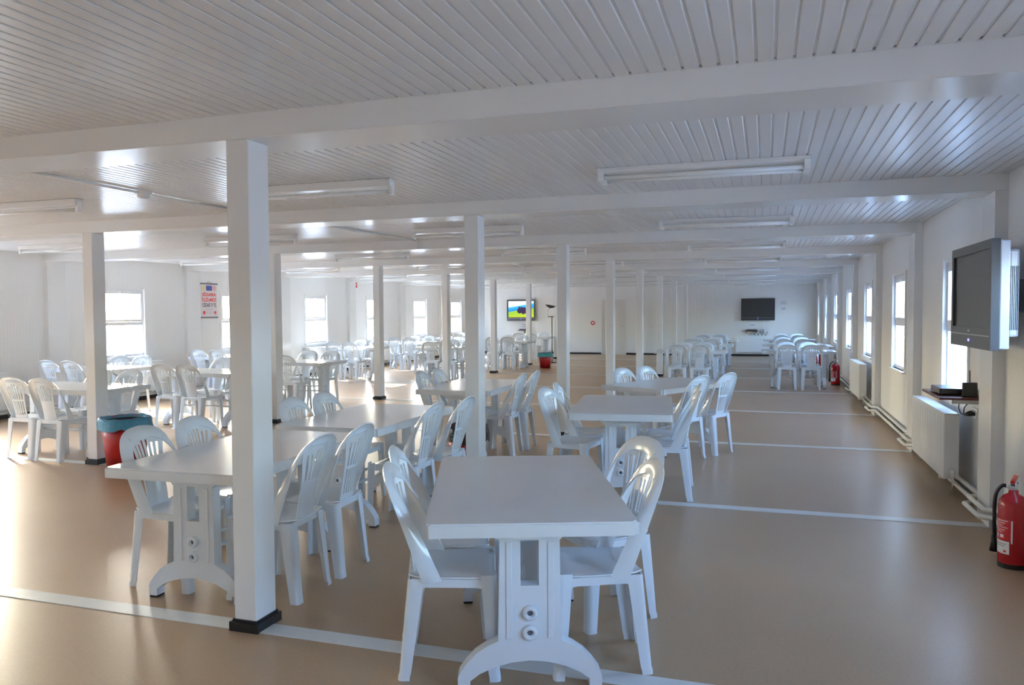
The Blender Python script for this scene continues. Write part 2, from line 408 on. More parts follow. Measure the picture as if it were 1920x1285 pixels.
# ------------------------------------------------------------------ chair
def chair_meshes():
    out = {}
    oc = [(.190, .430, -.120), (.200, .52, -.148), (.206, .62, -.182), (.207, .71, -.213), (.195, .79, -.243), (.160, .852, -.268), (.090, .887, -.284), (0, .897, -.288)]
    ic = [(.186, .432, -.040), (.186, .53, -.083), (.178, .63, -.128), (.166, .71, -.169), (.146, .765, -.200), (.110, .805, -.227), (.058, .826, -.244), (0, .832, -.249)]
    oc = [(a * .97, b, c) for a, b, c in oc]; ic = [(a * .97, b, c) for a, b, c in ic]
    so_, si_ = spline(oc, 4), spline(ic, 4)
    so_ = so_ + [Vector((-v.x, v.y, v.z)) for v in so_[-2::-1]]; si_ = si_ + [Vector((-v.x, v.y, v.z)) for v in si_[-2::-1]]
    rows = []
    for a, b in zip(so_, si_):
        r = []
        for t in (0, .2, .4, .6, .8, 1):
            p = a.lerp(b, t); bul = math.sin(math.pi * t)
            cen = Vector((0, .62, 0)); d = Vector((p.x, p.y - .60, 0)); d = d.normalized() if d.length > 0 else Vector((0, 1, 0))
            # rolled band: bulges outward and forward
            q = Vector((p.x + d.x * .007 * bul, p.y + d.y * .010 * bul, p.z + .010 * bul * max(0, (p.y - .6) / .3)))
            r.append((q.z, q.x, q.y))
        rows.append(r)
    out['back_frame'] = solid(grid_me(rows), 0.007, 0.0)
    # splat with slots
    ns = 6; cols = []; 
    tot = ns * 0.56 + (ns - 1) * 0.5 + 2 * 0.85; acc = 0; cols = [0]
    for j in range(2 * ns + 1):
        wdt = 0.85 if j in (0, 2 * ns) else (0.56 if j % 2 else 0.5); acc += wdt / tot; cols.append(acc)
    def hw(z):
        ks = [(.40, .080), (.5, .078), (.6, .081), (.68, .090), (.75, .106), (.80, .120), (.845, .130)]
        for (a, b), (c, d) in zip(ks, ks[1:]):
            if z <= c: return b + (d - b) * max(0, (z - a)) / (c - a)
        return ks[-1][1]
    def x0(z):
        ks = [(.40, -.166), (.5, -.178), (.6, -.197), (.7, -.222), (.78, -.245), (.845, -.268)]
        for (a, b), (c, d) in zip(ks, ks[1:]):
            if z <= c: return b + (d - b) * max(0, (z - a)) / (c - a)
        return ks[-1][1]
    for var in ('double', 'upper'):
        zs = [.405, .43, .475, .51, .55, .59, .63, .648, .69, .73, .765, .795, .815, .842]
        rows = []
        for z in zs:
            r = []
            for c in cols:
                wv = (2 * c - 1) * hw(z); r.append((x0(z) + 1.9 * wv * wv, wv, z))
            rows.append(r)
        def keep(i, j):
            if j % 2 == 0 or j == 0 or j == len(cols) - 2: return True
            a, b = zs[i], zs[i + 1]; edge = abs(j - ns) / ns
            top = .815 if edge < .5 else .795
            if a >= .648 and b <= top + 1e-6: return False
            if var == 'double' and a >= .475 and b <= .63 + 1e-6: return False
            return True
        out['splat_' + var] = solid(grid_me(rows, keep), 0.006, 0.0)
    # seat
    def sw(x):
        ks = [(-.215, .150), (-.19, .166), (-.1, .183), (.1, .199), (.19, .196), (.215, .186)]
        for (a, b), (c, d) in zip(ks, ks[1:]):
            if x <= c: return b + (d - b) * max(0, (x - a)) / (c - a)
        return ks[-1][1]
    rows = []
    for x in [-.215, -.205, -.18, -.13, -.07, 0, .07, .13, .17, .195, .208, .215]:
        r = []
        for t in [-1, -.94, -.8, -.55, -.28, 0, .28, .55, .8, .94, 1]:
            z = .442 - .016 * (1 - abs(t) ** 2.5) * (1 if x < .1 else max(0, (.215 - x) / .115)) - .02 * max(0, (x - .17) / .045) ** 2 + .006 * max(0, (-x - .17) / .045)
            r.append((x * .83, t * sw(x), z))
        rows.append(r)
    out['seat'] = solid(grid_me(rows), 0.006, 1.0)
    # apron: rounded arches under the seat between the legs
    def apron(p, q, n=16, drop=.075):
        rows = []
        for i in range(n + 1):
            t = i / n; e = max(0, (abs(2 * t - 1) - .62) / .38); hh = .036 + drop * (1 - math.sqrt(max(0, 1 - e * e)))
            x, y_ = p[0] + (q[0] - p[0]) * t, p[1] + (q[1] - p[1]) * t
            rows.append([(x, y_, .437), (x, y_, .437 - hh)])
        return rows
    for nm, p, q in (('apron_side_l', (-.166, .168), (.162, .194)), ('apron_side_r', (-.166, -.168), (.162, -.194)), ('apron_front', (.1735, -.18), (.1735, .18)), ('apron_rear', (-.1735, -.15), (-.1735, .15))):
        out[nm] = solid(grid_me(apron(p, q)), 0.005, 0.0)
    # legs: L-section shells that taper and splay
    def leg(tx, ty, bx, by, sx, sy_, ztop, w0, w1):
        rows = []
        for t in (0, .15, .5, .93, .955, 1):
            cx, cy_ = tx + (bx - tx) * t, ty + (by - ty) * t; z = ztop * (1 - t); wd = w0 + (w1 - w0) * min(1, t / .93)
            k = .003 if t > .94 else 0
            cx += sx * k; cy_ += sy_ * k; rr = .014
            pr = [(cx - sx * wd, cy_), (cx - sx * wd * .5, cy_), (cx - sx * rr, cy_), (cx - sx * rr * .3, cy_ - sy_ * rr * .3), (cx, cy_ - sy_ * rr), (cx, cy_ - sy_ * wd * .5), (cx, cy_ - sy_ * wd)]
            rows.append([(a, b, z) for a, b in pr])
        me = solid(grid_me(rows), 0.005, 0.0)
        return me
    out['leg_fl'] = leg(.179, .196, .192, .199, 1, 1, .456, .062, .044); out['leg_fr'] = leg(.179, -.196, .192, -.199, 1, -1, .456, .062, .044)
    out['leg_rl'] = leg(-.177, .170, -.218, .172, -1, 1, .436, .066, .046); out['leg_rr'] = leg(-.177, -.170, -.218, -.172, -1, -1, .436, .066, .046)
    for me in out.values():
        for v in me.vertices: v.co.z *= .957
        me.materials.append(M['plastic'])
        for p_ in me.polygons: p_.use_smooth = True
        try: me.set_sharp_from_angle(angle=math.radians(50))
        except Exception: pass
    return out
CM = chair_meshes()
def make_chair(var):
    t = empty('plastic_chair')
    link('seat', CM['seat'], None, t)
    bk = link('backrest', CM['back_frame'], None, t); link('slatted_splat', CM['splat_' + var], None, bk)
    for k in ('leg_fl', 'leg_fr', 'leg_rl', 'leg_rr'): link('leg', CM[k], None, t)
    for k in ('apron_side_l', 'apron_side_r', 'apron_front', 'apron_rear'): link('apron', CM[k], None, t)
    bpy.context.view_layer.update(); index_kids(t); return t
PROTO = {v: make_chair(v) for v in ('double', 'upper')}; USED = set()
def chair(x, y, rz, var, label, group):
    if var not in USED: USED.add(var); o = PROTO[var]
    else: o = copy_tree(PROTO[var])
    o.location = (x, y, 0); o.rotation_euler = (0, 0, rz); tag(o, label, 'chair', group); return o

# ------------------------------------------------------------------ table
TW, TL, TH = 0.80, 1.36, 0.72
def table_meshes():
    out = {}
    bm = bmesh.new(); bm_box(bm, -TL / 2, TL / 2, -TW / 2, TW / 2, TH - .052, TH)
    ve = [e for e in bm.edges if abs(e.verts[0].co.z - e.verts[1].co.z) > .01]
    bmesh.ops.bevel(bm, geom=ve, offset=.018, segments=3, affect='EDGES')
    te = [e for e in bm.edges if all(v.co.z > TH - 1e-4 for v in e.verts)]
    bmesh.ops.bevel(bm, geom=te, offset=.006, segments=2, affect='EDGES')
    out['top'] = done(bm); out['top'].materials.append(M['tabletop'])
    # pedestal outline (u across, z up)
    right = [(.20, TH - .054), (.195, TH - .066), (.135, TH - .098), (.118, TH - .115), (.125, .205)]
    right += [(.17, .185), (.215, .155), (.25, .118), (.278, .08), (.285, .06), (.285, .012), (.236, .012), (.236, .048), (.20, .075), (.14, .102), (.07, .120), (0, .126)]
    outl = right + [(-u, z) for u, z in right[-2::-1]]
    slot = [(-.036, TH - .115), (.036, TH - .115), (.036, .425), (-.036, .425)]
    out['ped'] = outline_me([outl, slot], .062)
    out['rib'] = box_me(-.003, .003, -.012, .012, .215, TH - .12, .002, 1)
    out['cap'] = lathe_me([(0, .004), (.012, .004), (.014, .020), (.026, .020), (.030, .012), (.030, 0)], 20)
    out['capin'] = lathe_me([(0, .0), (.0115, .0), (.0115, .002), (0, .002)], 12)
    out['pad'] = box_me(-.030, .030, -.0235, .0235, 0, .0125, .003, 1)
    out['tie'] = tube_me([(-.442, 0, 0), (.442, 0, 0)], .011, 10)
    for k in ('ped', 'rib', 'cap', 'tie'): out[k].materials.append(M['plastic'])
    out['pad'].materials.append(M['black']); out['capin'].materials.append(M['ink'])
    for k in ('cap', 'tie'):
        for p_ in out[k].polygons: p_.use_smooth = True
    return out
TM = table_meshes()
def make_table():
    t = empty('plastic_table')
    link('tabletop', TM['top'], None, t)
    for s in (-1, 1):
        pd = link('pedestal', TM['ped'], None, t); pd.location = (s * .472, 0, 0)
        for q in (-1, 1):
            r = link('rib', TM['rib'], None, pd); r.location = (s * .033, q * .082, 0)
            f = link('rubber_foot', TM['pad'], None, pd); f.location = (0, q * .2605, 0)
        for z in (.318, .240):
            c = link('bolt_cap', TM['cap'], None, pd); c.location = (s * .030, 0, z); c.rotation_euler = (0, s * math.pi / 2, 0)
            ci = link('bolt_hole', TM['capin'], None, pd); ci.location = (s * .0345, 0, z); ci.rotation_euler = (0, s * math.pi / 2, 0)
    for z in (.318, .240):
        b = link('tie_bar', TM['tie'], None, t); b.location = (0, 0, z)
    bpy.context.view_layer.update(); index_kids(t); return t
TPROTO = make_table(); TUSED = []
GT, GC = 'white plastic canteen tables', 'white plastic canteen chairs'
def table_set(cx, cy, rot, label, where, chairs, group=GC):
    """rot = direction of the table's long axis in degrees; chairs: (side, along, out, turn, variant, words)"""
    if not TUSED: o = TPROTO; TUSED.append(1)
    else: o = copy_tree(TPROTO)
    a = math.radians(rot); o.location = (cx, cy, 0); o.rotation_euler = (0, 0, a); tag(o, label, 'table', GT)
    d = Vector((math.cos(a), math.sin(a))); n = Vector((-d.y, d.x))     # n: left of the long axis
    for side, al, outw, turn, var, words in chairs:
        p = Vector((cx, cy)) + d * al + n * (side * outw)
        face = a - math.pi / 2 if side > 0 else a + math.pi / 2
        chair(p.x, p.y, face + math.radians(turn), var, 'white plastic chair ' + words + ' ' + where, group)

D, U = 'double', 'upper'
LN, LF, RN, RF = 'on the near left of', 'on the far left of', 'on the near right of', 'on the far right of'
# tables with the long axis running away from the viewer (left side = +1)
table_set(1.215, .310, 110.3, 'white plastic table with bolt-capped pedestal, foremost of all', 'the foremost table',
    [(1, -.212, .31, 0, U, LN), (1, .21, .335, 0, U, LF), (-1, -.213, .29, 2, D, RN), (-1, .285, .40, 24, D, RF)])
table_set(-.565, .735, 92, 'white plastic table partly hidden behind the nearest column', 'the table behind the nearest column',
    [(1, -.215, .30, 0, U, LN), (1, .214, .29, 0, U, LF), (-1, -.228, .325, 0, U, RN), (-1, .19, .35, 0, D, RF)])
table_set(-.60, 2.26, 90, 'white plastic table in line behind the one at the nearest column', 'the second table beyond the nearest column',
    [(1, -.213, .30, 0, U, LN), (1, .214, .29, 0, U, LF), (-1, -.213, .36, 0, D, RN), (-1, .213, .44, 0, D, RF)])
table_set(-.73, 4.82, 91, 'white plastic table half hidden behind the second aisle column', 'the table behind the second column',
    [(1, -.05, .34, 0, U, LN), (1, .37, .32, 0, U, LF), (-1, -.08, .30, 0, D, RN), (-1, .36, .33, 0, D, RF)])
table_set(1.13, 3.46, 97, 'white plastic table standing right behind the foremost table', 'the table just behind the foremost one',
    [(1, -.14, .40, -16, U, LN), (1, .385, .36, 0, U, LF), (-1, -.20, .335, 0, D, RN), (-1, .37, .36, 0, D, RF)])
table_set(1.26, 5.52, 62, 'white plastic table set askew in the middle of the room', 'the table standing askew mid-room',
    [(1, -.05, .33, 0, U, LN), (1, .375, .33, 0, U, LF), (-1, -.36, .37, 0, U, RN), (-1, .14, .385, 0, D, RF)])
# a small printed sticker left on the seat of the far right chair of the foremost table
ch = [o for o in C.objects if o.get('label') == 'white plastic chair on the far right of the foremost table'][0]
link('sticker', box_me(.10, .14, .02, .08, .4125, .4145), 'stickerpaper', ch); link('sticker', box_me(.11, .13, .03, .07, .4146, .415), 'inkred', ch)
# tables with the long axis across the room
NL, NR, FL, FR = 'back to us, left, at', 'back to us, right, at', 'facing us, left, at', 'facing us, right, at'
def across(cx, cy, label, where, nb=0.46, fb=0.44, jit=0.0, rot=0.0, dx=0.0):
    v = [random.choice((D, U)) for _ in range(4)]
    j = [random.uniform(-1.2, 1.2) for _ in range(4)]
    table_set(cx, cy, rot, label, where,
        [(-1, -.2125 + dx, nb, j[0], D, NL), (-1, .2125 + dx, nb + .03, j[1], v[1], NR), (1, -.2125, fb, j[2], v[2], FL), (1, .2125, fb + .02, j[3], v[3], FR)])
across(-4.90, 3.52, 'white plastic table beside the left column with the blue-bagged bin', 'the table by the blue-bagged bin', .30, .30)
across(-4.98, 5.75, 'white plastic table between left columns, second from the blue-bagged bin', 'the second table behind the blue-bagged bin', .36, .33)
across(-5.00, 7.95, 'white plastic table seen just right of the nearest column', 'the third table behind the blue-bagged bin', .41, .38)
across(-4.55, 13.3, 'white plastic table beyond the sunlit open floor, left rows', 'the table beyond the sunlit floor', .41, .40)
across(-4.35, 16.85, 'white plastic table left of the far red bin', 'the table left of the far red bin', .41, .40)
across(-4.75, 20.4, 'white plastic table next to the black floor lamp', 'the table next to the floor lamp', .41, .40)
across(-7.12, 5.98, 'sunlit white plastic table below the leftmost visible window', 'the table under the leftmost window', .41, .38)
across(-7.10, 9.02, 'sunlit white plastic table below the no-smoking poster', 'the table under the poster', .41, .38)
across(-6.75, 12.95, 'white plastic table below the window near the red alarm box', 'the window table near the red alarm box', .41, .38)
across(-6.75, 16.0, 'white plastic table by the left windows beyond the alarm box', 'the window table beyond the alarm box', .41, .38)
across(-6.75, 19.4, 'white plastic table by the left windows nearest the lit television', 'the window table nearest the lit television', .41, .38)
for i, y in enumerate((12.75, 15.9, 18.95)):
    across(.85, y, 'white plastic table in the far aisle row, %s from the front' % ORD[i].replace('nearest', 'first'), 'the %s far aisle table' % ORD[i].replace('nearest', 'first'), .41, .38)
for i, y in enumerate((13.2, 16.35, 19.3)):
    across(2.86, y, 'white plastic table in the far row along the right windows, %s from the front' % ORD[i].replace('nearest', 'first'), 'the %s far table by the right windows' % ORD[i].replace('nearest', 'first'), .41, .38)

# ------------------------------------------------------------------ ceiling lights
def lamp_twin():
    t = empty('ceiling_light')
    bm = bmesh.new()
    pr = [(-.09, 0), (-.09, -.018), (-.035, -.05), (.035, -.05), (.09, -.018), (.09, 0)]
    a = [bm.verts.new((-.64, y, z)) for y, z in pr]; b = [bm.verts.new((.64, y, z)) for y, z in pr]
    for i in range(6): bm.faces.new((a[i], a[(i + 1) % 6], b[(i + 1) % 6], b[i]))
    bm.faces.new(a[::-1]); bm.faces.new(b)
    link('housing', done(bm), 'steel', t)
    for s in (-1, 1):
        link('tube', tube_me([(-.60, s * .062, -.062), (.60, s * .062, -.062)], .014, 10), 'tube', t, True)
        link('end_cap', box_me(s * .62 - .018, s * .62 + .018, -.088, .088, -.082, -.02, .004), 'pvc', t)
    bpy.context.view_layer.update(); index_kids(t); return t
def lamp_single():
    t = empty('ceiling_light')
    link('housing', box_me(-.63, .63, -.04, .04, -.055, 0, .005), 'steel', t)
    link('tube', tube_me([(-.60, 0, -.085), (.60, 0, -.085)], .014, 10), 'tube', t, True)
    for s in (-1, 1): link('lamp_holder', box_me(s * .62 - .014, s * .62 + .014, -.022, .022, -.108, -.02, .004), 'pvc', t)
    bpy.context.view_layer.update(); index_kids(t); return t
LT, LS = lamp_twin(), lamp_single(); first = {0: True, 1: True}
for k in range(0, K1):
    for j, X in enumerate((1.87, -.80, -3.55, -6.52)):
        src = LT if j == 0 else LS; key = 0 if j == 0 else 1
        if first[key]: o = src; first[key] = False
        else: o = copy_tree(src)
        o.location = (X, k * P + (1.98 if j == 0 else 1.80), HC - .001)
        row = ('right-hand row', 'row left of the aisle columns', 'row beside the left columns', 'row along the left windows')[j]
        tag(o, 'white unlit fluorescent ceiling light, %s one in the %s' % (ORD[k], row), 'ceiling light', 'fluorescent ceiling lights')

# conduit with smoke detector
tag(link('cable_conduit', tube_me([(-2.17, BW, HC - .012), (-2.18, 2.99, HC - .012)], .011, 8), 'pvc', None, True), 'thin white cable conduit running along the ceiling near the detector', 'conduit')
tag(link('cable_conduit', tube_me([(-2.12, 3.34, HC - .012), (-1.95, 5.62, HC - .012), (-1.95, 5.95, HC - .014), (-1.95, 5.985, HC - .03), (-1.95, 5.985, H - .0)], .011, 8), 'pvc', None, True), 'thin white cable conduit bending down at a ceiling beam', 'conduit')
tag(link('cable_conduit', tube_me([(-2.9, 9.34 + .8, HC - .02), (-2.2, 10.5, HC - .02), (-2.3, 11.9, HC - .02), (-2.4, 11.98, H + .02)], .011, 8), 'pvc', None, True), 'thin white crooked cable conduit on the far ceiling', 'conduit')
t = tag(empty('smoke_detector', (-2.175, 1.68, HC)), 'round white smoke detector on the ceiling conduit', 'smoke detector')
link('base', lathe_me([(0, 0), (.06, 0), (.06, -.022), (0, -.022)], 24), 'pvc', t, False); link('sensor_head', lathe_me([(.045, -.022), (.045, -.042), (.03, -.052), (0, -.054)], 24), 'pvc', t, True)

# ------------------------------------------------------------------ right wall: radiators, pipes, TV, shelf
def radiator(x, yc, ln, sgn, label, z0=.16, z1=.67):
    t = tag(empty('radiator', (x, yc, 0), 0 if sgn > 0 else math.pi), label, 'radiator', 'panel radiators')
    h = ln / 2
    link('panel', box_me(-.205, -.190, -h, h, z0, z1, .004), 'radiator', t); link('panel', box_me(-.115, -.10, -h, h, z0, z1, .004), 'radiator', t)
    link('top_grille', box_me(-.205, -.10, -h, h, z1 + .0005, z1 + .012, .002), 'radiator', t)
    for s in (-1, 1):
        c = link('side_cover', box_me(-.204, -.101, s * (h + .0045) - .004, s * (h + .0045) + .004, z0 + .02, z1, .0), 'radiator', t)
        link('foot_bracket', box_me(-.19, -.10, s * (h - .25) - .012, s * (h - .25) + .012, z0 - .04, z0 - .005), 'radiator', t)
    nb = int(ln / .1)
    for i in range(nb):
        y = -h + (i + .5) * ln / nb
        if abs(y) < h - .03: link('rib', box_me(-.2062, -.2045, y - .028, y + .028, z0 + .03, z1 - .03, .0006, 1), 'radiator', t)
    bpy.context.view_layer.update()
    link('valve', tube_me([(-.15, -h - .02, z0 + .03), (-.15, -h - .045, z0 + .03), (-.15, -h - .05, z0 - .005), (-.15, -h - .05, .055)], .012, 8), 'pipe', t, True)
    link('valve_knob', tube_me([(-.15, -h - .05, z0 + .03), (-.15, -h - .05, z0 + .085)], .018, 10), 'pvc', t, True)
    return t
NM = ['nearest the wall television', 'beside the second extinguisher', 'behind the far tables', 'at the far end']
for i, y in enumerate((4.52, 10.45, 16.45)): radiator(XR, y, 1.4, 1, 'white panel radiator on the right wall, %s' % NM[i])
for i, y in enumerate((4.55, 7.55, 10.55, 13.55, 16.55, 19.55)): radiator(XL, y, 1.3, -1, 'white panel radiator on the left wall, %s from the left edge' % ORD[i].replace('nearest', 'first'))
t = tag(empty('radiator', (1.85, Y1 - .0, 0), math.pi / 2), 'white panel radiator on the end wall below the dark television', 'radiator', 'panel radiators')
link('panel', box_me(-.09, -.07, -.55, .55, .12, .62, .004), 'radiator', t); link('top_grille', box_me(-.09, -.005, -.55, .55, .6205, .63), 'radiator', t)
for i in range(11): link('rib', box_me(-.094, -.0905, -.5 + i * .1 - .03, -.5 + i * .1 + .03, .15, .59), 'radiator', t)
t = tag(empty('radiator', (-5.25, Y1 - .0, 0), math.pi / 2), 'white panel radiator on the end wall behind the floor lamp', 'radiator', 'panel radiators')
link('panel', box_me(-.09, -.07, -.55, .55, .12, .62, .004), 'radiator', t); link('top_grille', box_me(-.09, -.005, -.55, .55, .6205, .63), 'radiator', t)
for i in range(11): link('rib', box_me(-.094, -.0905, -.5 + i * .1 - .03, -.5 + i * .1 + .03, .15, .59), 'radiator', t)
for nm, z, off, X, sg in (('upper', .135, .045, XR, 1), ('lower', .085, .075, XR, 1), ('upper', .135, .045, XL, -1), ('lower', .085, .075, XL, -1)):
    pts = []
    for k in range(K0 + 1, K1):
        y = k * P
        pts += [(X - sg * off, y - .12, z), (X - sg * off, y - .07, z), (X - sg * (off + .075), y - .03, z - .004), (X - sg * (off + .08), y + BW + .03, z - .004), (X - sg * off, y + BW + .08, z), (X - sg * off, y + BW + .14, z)]
    tag(link('heating_pipe', tube_me(pts, .017, 10), 'pipe', None, True), 'white heating pipe low along the %s wall, %s one of two' % ('right' if sg > 0 else 'left', nm), 'pipe')

# near TV on the right wall
def tv(name, loc, rz, wd, ht, dp, label, lit=False, mount=.2, casing='tvblack', low=.13, bez=.055):
    """local: screen faces -x, width along y"""
    t = tag(empty(name, loc, rz), label, 'television'); h = wd / 2
    z0, z1 = -ht / 2, ht / 2
    link('casing', outline_from([(-h, z0), (h, z0), (h, z1), (-h, z1)], [(-h + bez, z0 + low), (h - bez, z0 + low), (h - bez, z1 - bez), (-h + bez, z1 - bez)], 0, dp * .45), casing, t)
    link('screen', box_me(.012, .02, -h + bez - .005, h - bez + .005, z0 + low - .005, z1 - bez + .005), 'picture' if lit else 'screen', t)
    link('trim_line', box_me(-.003, .003, -h + .03, h - .03, z0 + low * .62, z0 + low * .66), 'silver', t)
    link('standby_light', box_me(-.004, .002, -.012, .012, z0 + low * .3, z0 + low * .42), 'led', t)
    link('logo', box_me(-.003, .002, -.02, .02, z0 + low * .78, z0 + low * .86), 'silver', t)
    link('back_cover', box_me(dp * .452, dp, -h + .01, h - .01, z0 + .01, z1 - .01, .008), 'silver', t)
    b = link('rear_housing', box_me(dp + .001, dp + .06, -h + .06, h - .08, z0 + .08, z1 - .06, .015), 'silver', t)
    for i in range(5): link('vent', box_me(dp + .012 + i * .009, dp + .016 + i * .009, -h + .0565, -h + .0595, z0 + .12 + .0 * i, z1 - .16), 'ink', b)
    link('wall_bracket', box_me(dp + .0605, mount, -.12, .12, -.1, .1, .003), 'ink', t)
    return t
tv('wall_television', (3.505, 2.63, 1.585), 0, 1.02, .655, .10, 'dark flat television bracketed to the right wall near the camera', mount=.3, casing='tvgrey')
tv('wall_television', (2.005, Y1 - .14, 1.545), math.pi / 2 * -1 + math.pi, 1.06, .72, .06, 'black flat television, switched off, on the end wall', mount=.14)
tv('wall_television', (-6.165, Y1 - .14, 1.565), math.pi / 2 * -1 + math.pi, 1.07, .77, .06, 'lit television showing a meadow scene on the end wall', True, mount=.14)

# shelf with receiver and router
t = tag(empty('wall_shelf', (XR, 3.84, .83)), 'small dark red wall shelf beside the nearest radiator', 'shelf')
link('board', box_me(-.30, -.001, -.33, .36, -.009, .009, .002), 'shelf', t)
for s in (-.24, .26): link('bracket', box_me(-.2, -.001, s - .008, s + .008, -.045, -.0095), 'metal', t)
t = tag(empty('satellite_receiver', (XR - .15, 3.86, .8392)), 'black satellite receiver box on the dark red shelf', 'receiver')
link('case', box_me(-.11, .11, -.17, .17, .006, .052, .006), 'tvblack', t); link('front_panel', box_me(-.116, -.1105, -.165, .165, .01, .048), 'ink', t)
for s in (-1, 1): link('foot', box_me(-.09, .09, s * .13 - .012, s * .13 + .012, 0, .0058), 'black', t)
t = tag(empty('router', (XR - .08, 3.60, .8392)), 'black upright router with antenna at the shelf end', 'router')
link('case', box_me(-.05, .05, -.015, .015, 0, .11, .006), 'tvblack', t); link('antenna', tube_me([(.0, .0, .108), (.0, .01, .20)], .005, 8), 'tvblack', t)
t = tag(empty('wall_socket', (XR, 3.74, .70)), 'white double wall socket under the dark red shelf', 'socket')
link('plate', box_me(-.014, -.0005, -.075, .075, -.04, .04, .003), 'pvc', t)
for s in (-1, 1): link('outlet', tube_me([(-.0142, s * .036, 0), (-.019, s * .036, 0)], .026, 16), 'pvc', t)
for i, (yy, zz) in enumerate(((3.776, .70), (3.704, .70))):
    t = tag(empty('power_plug', (XR - .0195, yy, zz)), 'black power plug in the wall socket, %s' % ('left one' if i == 0 else 'right one'), 'plug', 'plugs under the shelf')
    link('plug_body', tube_me([(0, 0, 0), (-.025, 0, -.004), (-.05, 0, -.012)], [.019, .016, .007], 12), 'tvblack', t, True)
    link('cable', tube_me(spline([(-.05, 0, -.012), (-.075, .03 - .05 * i, -.01), (-.08, .07 - .11 * i, .05), (-.04, .04 - .1 * i, .10), (.0, .0 - .06 * i, .118)], 5), .004, 6), 'tvblack', t, True)
for i, (yy, zz, a, b) in enumerate(((3.72, 1.10, .2, .26), (3.50, 1.02, .15, .22))):
    t = tag(box('notice_sheet', 'paper', XR - .003, XR - .0006, yy - a / 2, yy + a / 2, zz - b / 2, zz + b / 2), 'white paper notice taped below the wall television, %s' % ('left one' if i == 0 else 'right one'), 'paper', 'notices')

# fire extinguishers
def extinguisher(x, y, rz, label, h=.40, r=.075, labelled=True):
    t = tag(empty('fire_extinguisher', (x, y, 0), rz), label, 'extinguisher', 'red fire extinguishers')
    link('cylinder', lathe_me([(0, .012), (r * .8, .012), (r * .96, .0), (r, .03), (r, h - .06), (r * .93, h - .03), (r * .7, h - .005), (r * .35, h + .01), (r * .33, h + .03), (0, h + .03)], 32), 'redpaint', t, True)
    link('base_ring', lathe_me([(r * .9, 0), (r * 1.01, 0), (r * 1.01, .028), (r * .9, .028)], 32), 'black', t)
    v = link('valve', lathe_me([(0, h + .03), (.02, h + .03), (.022, h + .05), (.016, h + .075), (0, h + .078)], 16), 'silver', t, True)
    link('handle', outline_me([[(-.03, h + .07), (.07, h + .095), (.075, h + .105), (-.03, h + .085)]], .022), 'redpaint', v)
    link('lever', outline_me([[(-.02, h + .055), (.08, h + .055), (.08, h + .064), (-.02, h + .066)]], .02), 'black', v)
    link('gauge', tube_me([(-.02, 0, h + .05), (-.034, 0, h + .05)], .014, 14), 'pvc', v, True)
    link('hose', tube_me(spline([(-.02, 0, h + .045), (-.06, .005, h + .045), (-r - .018, .012, h - .02), (-r - .022, .012, h * .6), (-r - .02, .012, .16)], 6), .011, 8), 'black', t, True)
    link('nozzle', tube_me([(-r - .022, .012, .165), (-r - .024, .012, .07)], [.012, .022], 12), 'black', t, True)
    if labelled:
        def band(nm, m, a0, a1, z0, z1, rr):
            rows = [[((r + rr) * math.cos(math.radians(a + 34)), (r + rr) * math.sin(math.radians(a + 34)), z) for z in (z0, z1)] for a in range(a0, a1 + 1, 6)]
            link(nm, grid_me(rows), m, t)
        band('instruction_label', 'redlabel', 150, 246, .165, .285, .0006)
        band('white_label', 'paper', 150, 234, .085, .16, .0006)
        for i, z in enumerate((.275, .262, .248, .236, .222, .21)): band('print_line', 'paper', 156 + 6 * (i % 2), 228 - 12 * (i % 3), z, z + .0035, .0012)
        for a in (162, 192): band('pictogram', 'paper', a, a + 18, .178, .196, .0012)
        band('stripe', 'paper', 240, 246, .15, .282, .0012)
        band('stamp', 'inkred', 210, 222, .095, .107, .0014); band('print_line', 'ink', 156, 222, .14, .1435, .0012); band('print_line', 'ink', 168, 216, .128, .1315, .0012)
    return t
M['redlabel'] = mat('extinguisher_label', (0.55, 0.02, 0.025), 0.3)
extinguisher(3.638, 2.12, math.radians(-25), 'red fire extinguisher with printed labels at the right edge of the picture', .42, .075)
extinguisher(3.59, 13.75, 0, 'red fire extinguisher on the floor beside the second radiator', .42, .085)
extinguisher(3.56, 18.4, 0, 'red fire extinguisher glimpsed behind chairs near the far right corner', .42, .085, False)
extinguisher(-7.86, 9.55, math.pi, 'red fire extinguisher glimpsed on the floor under the poster', .42, .085, False)

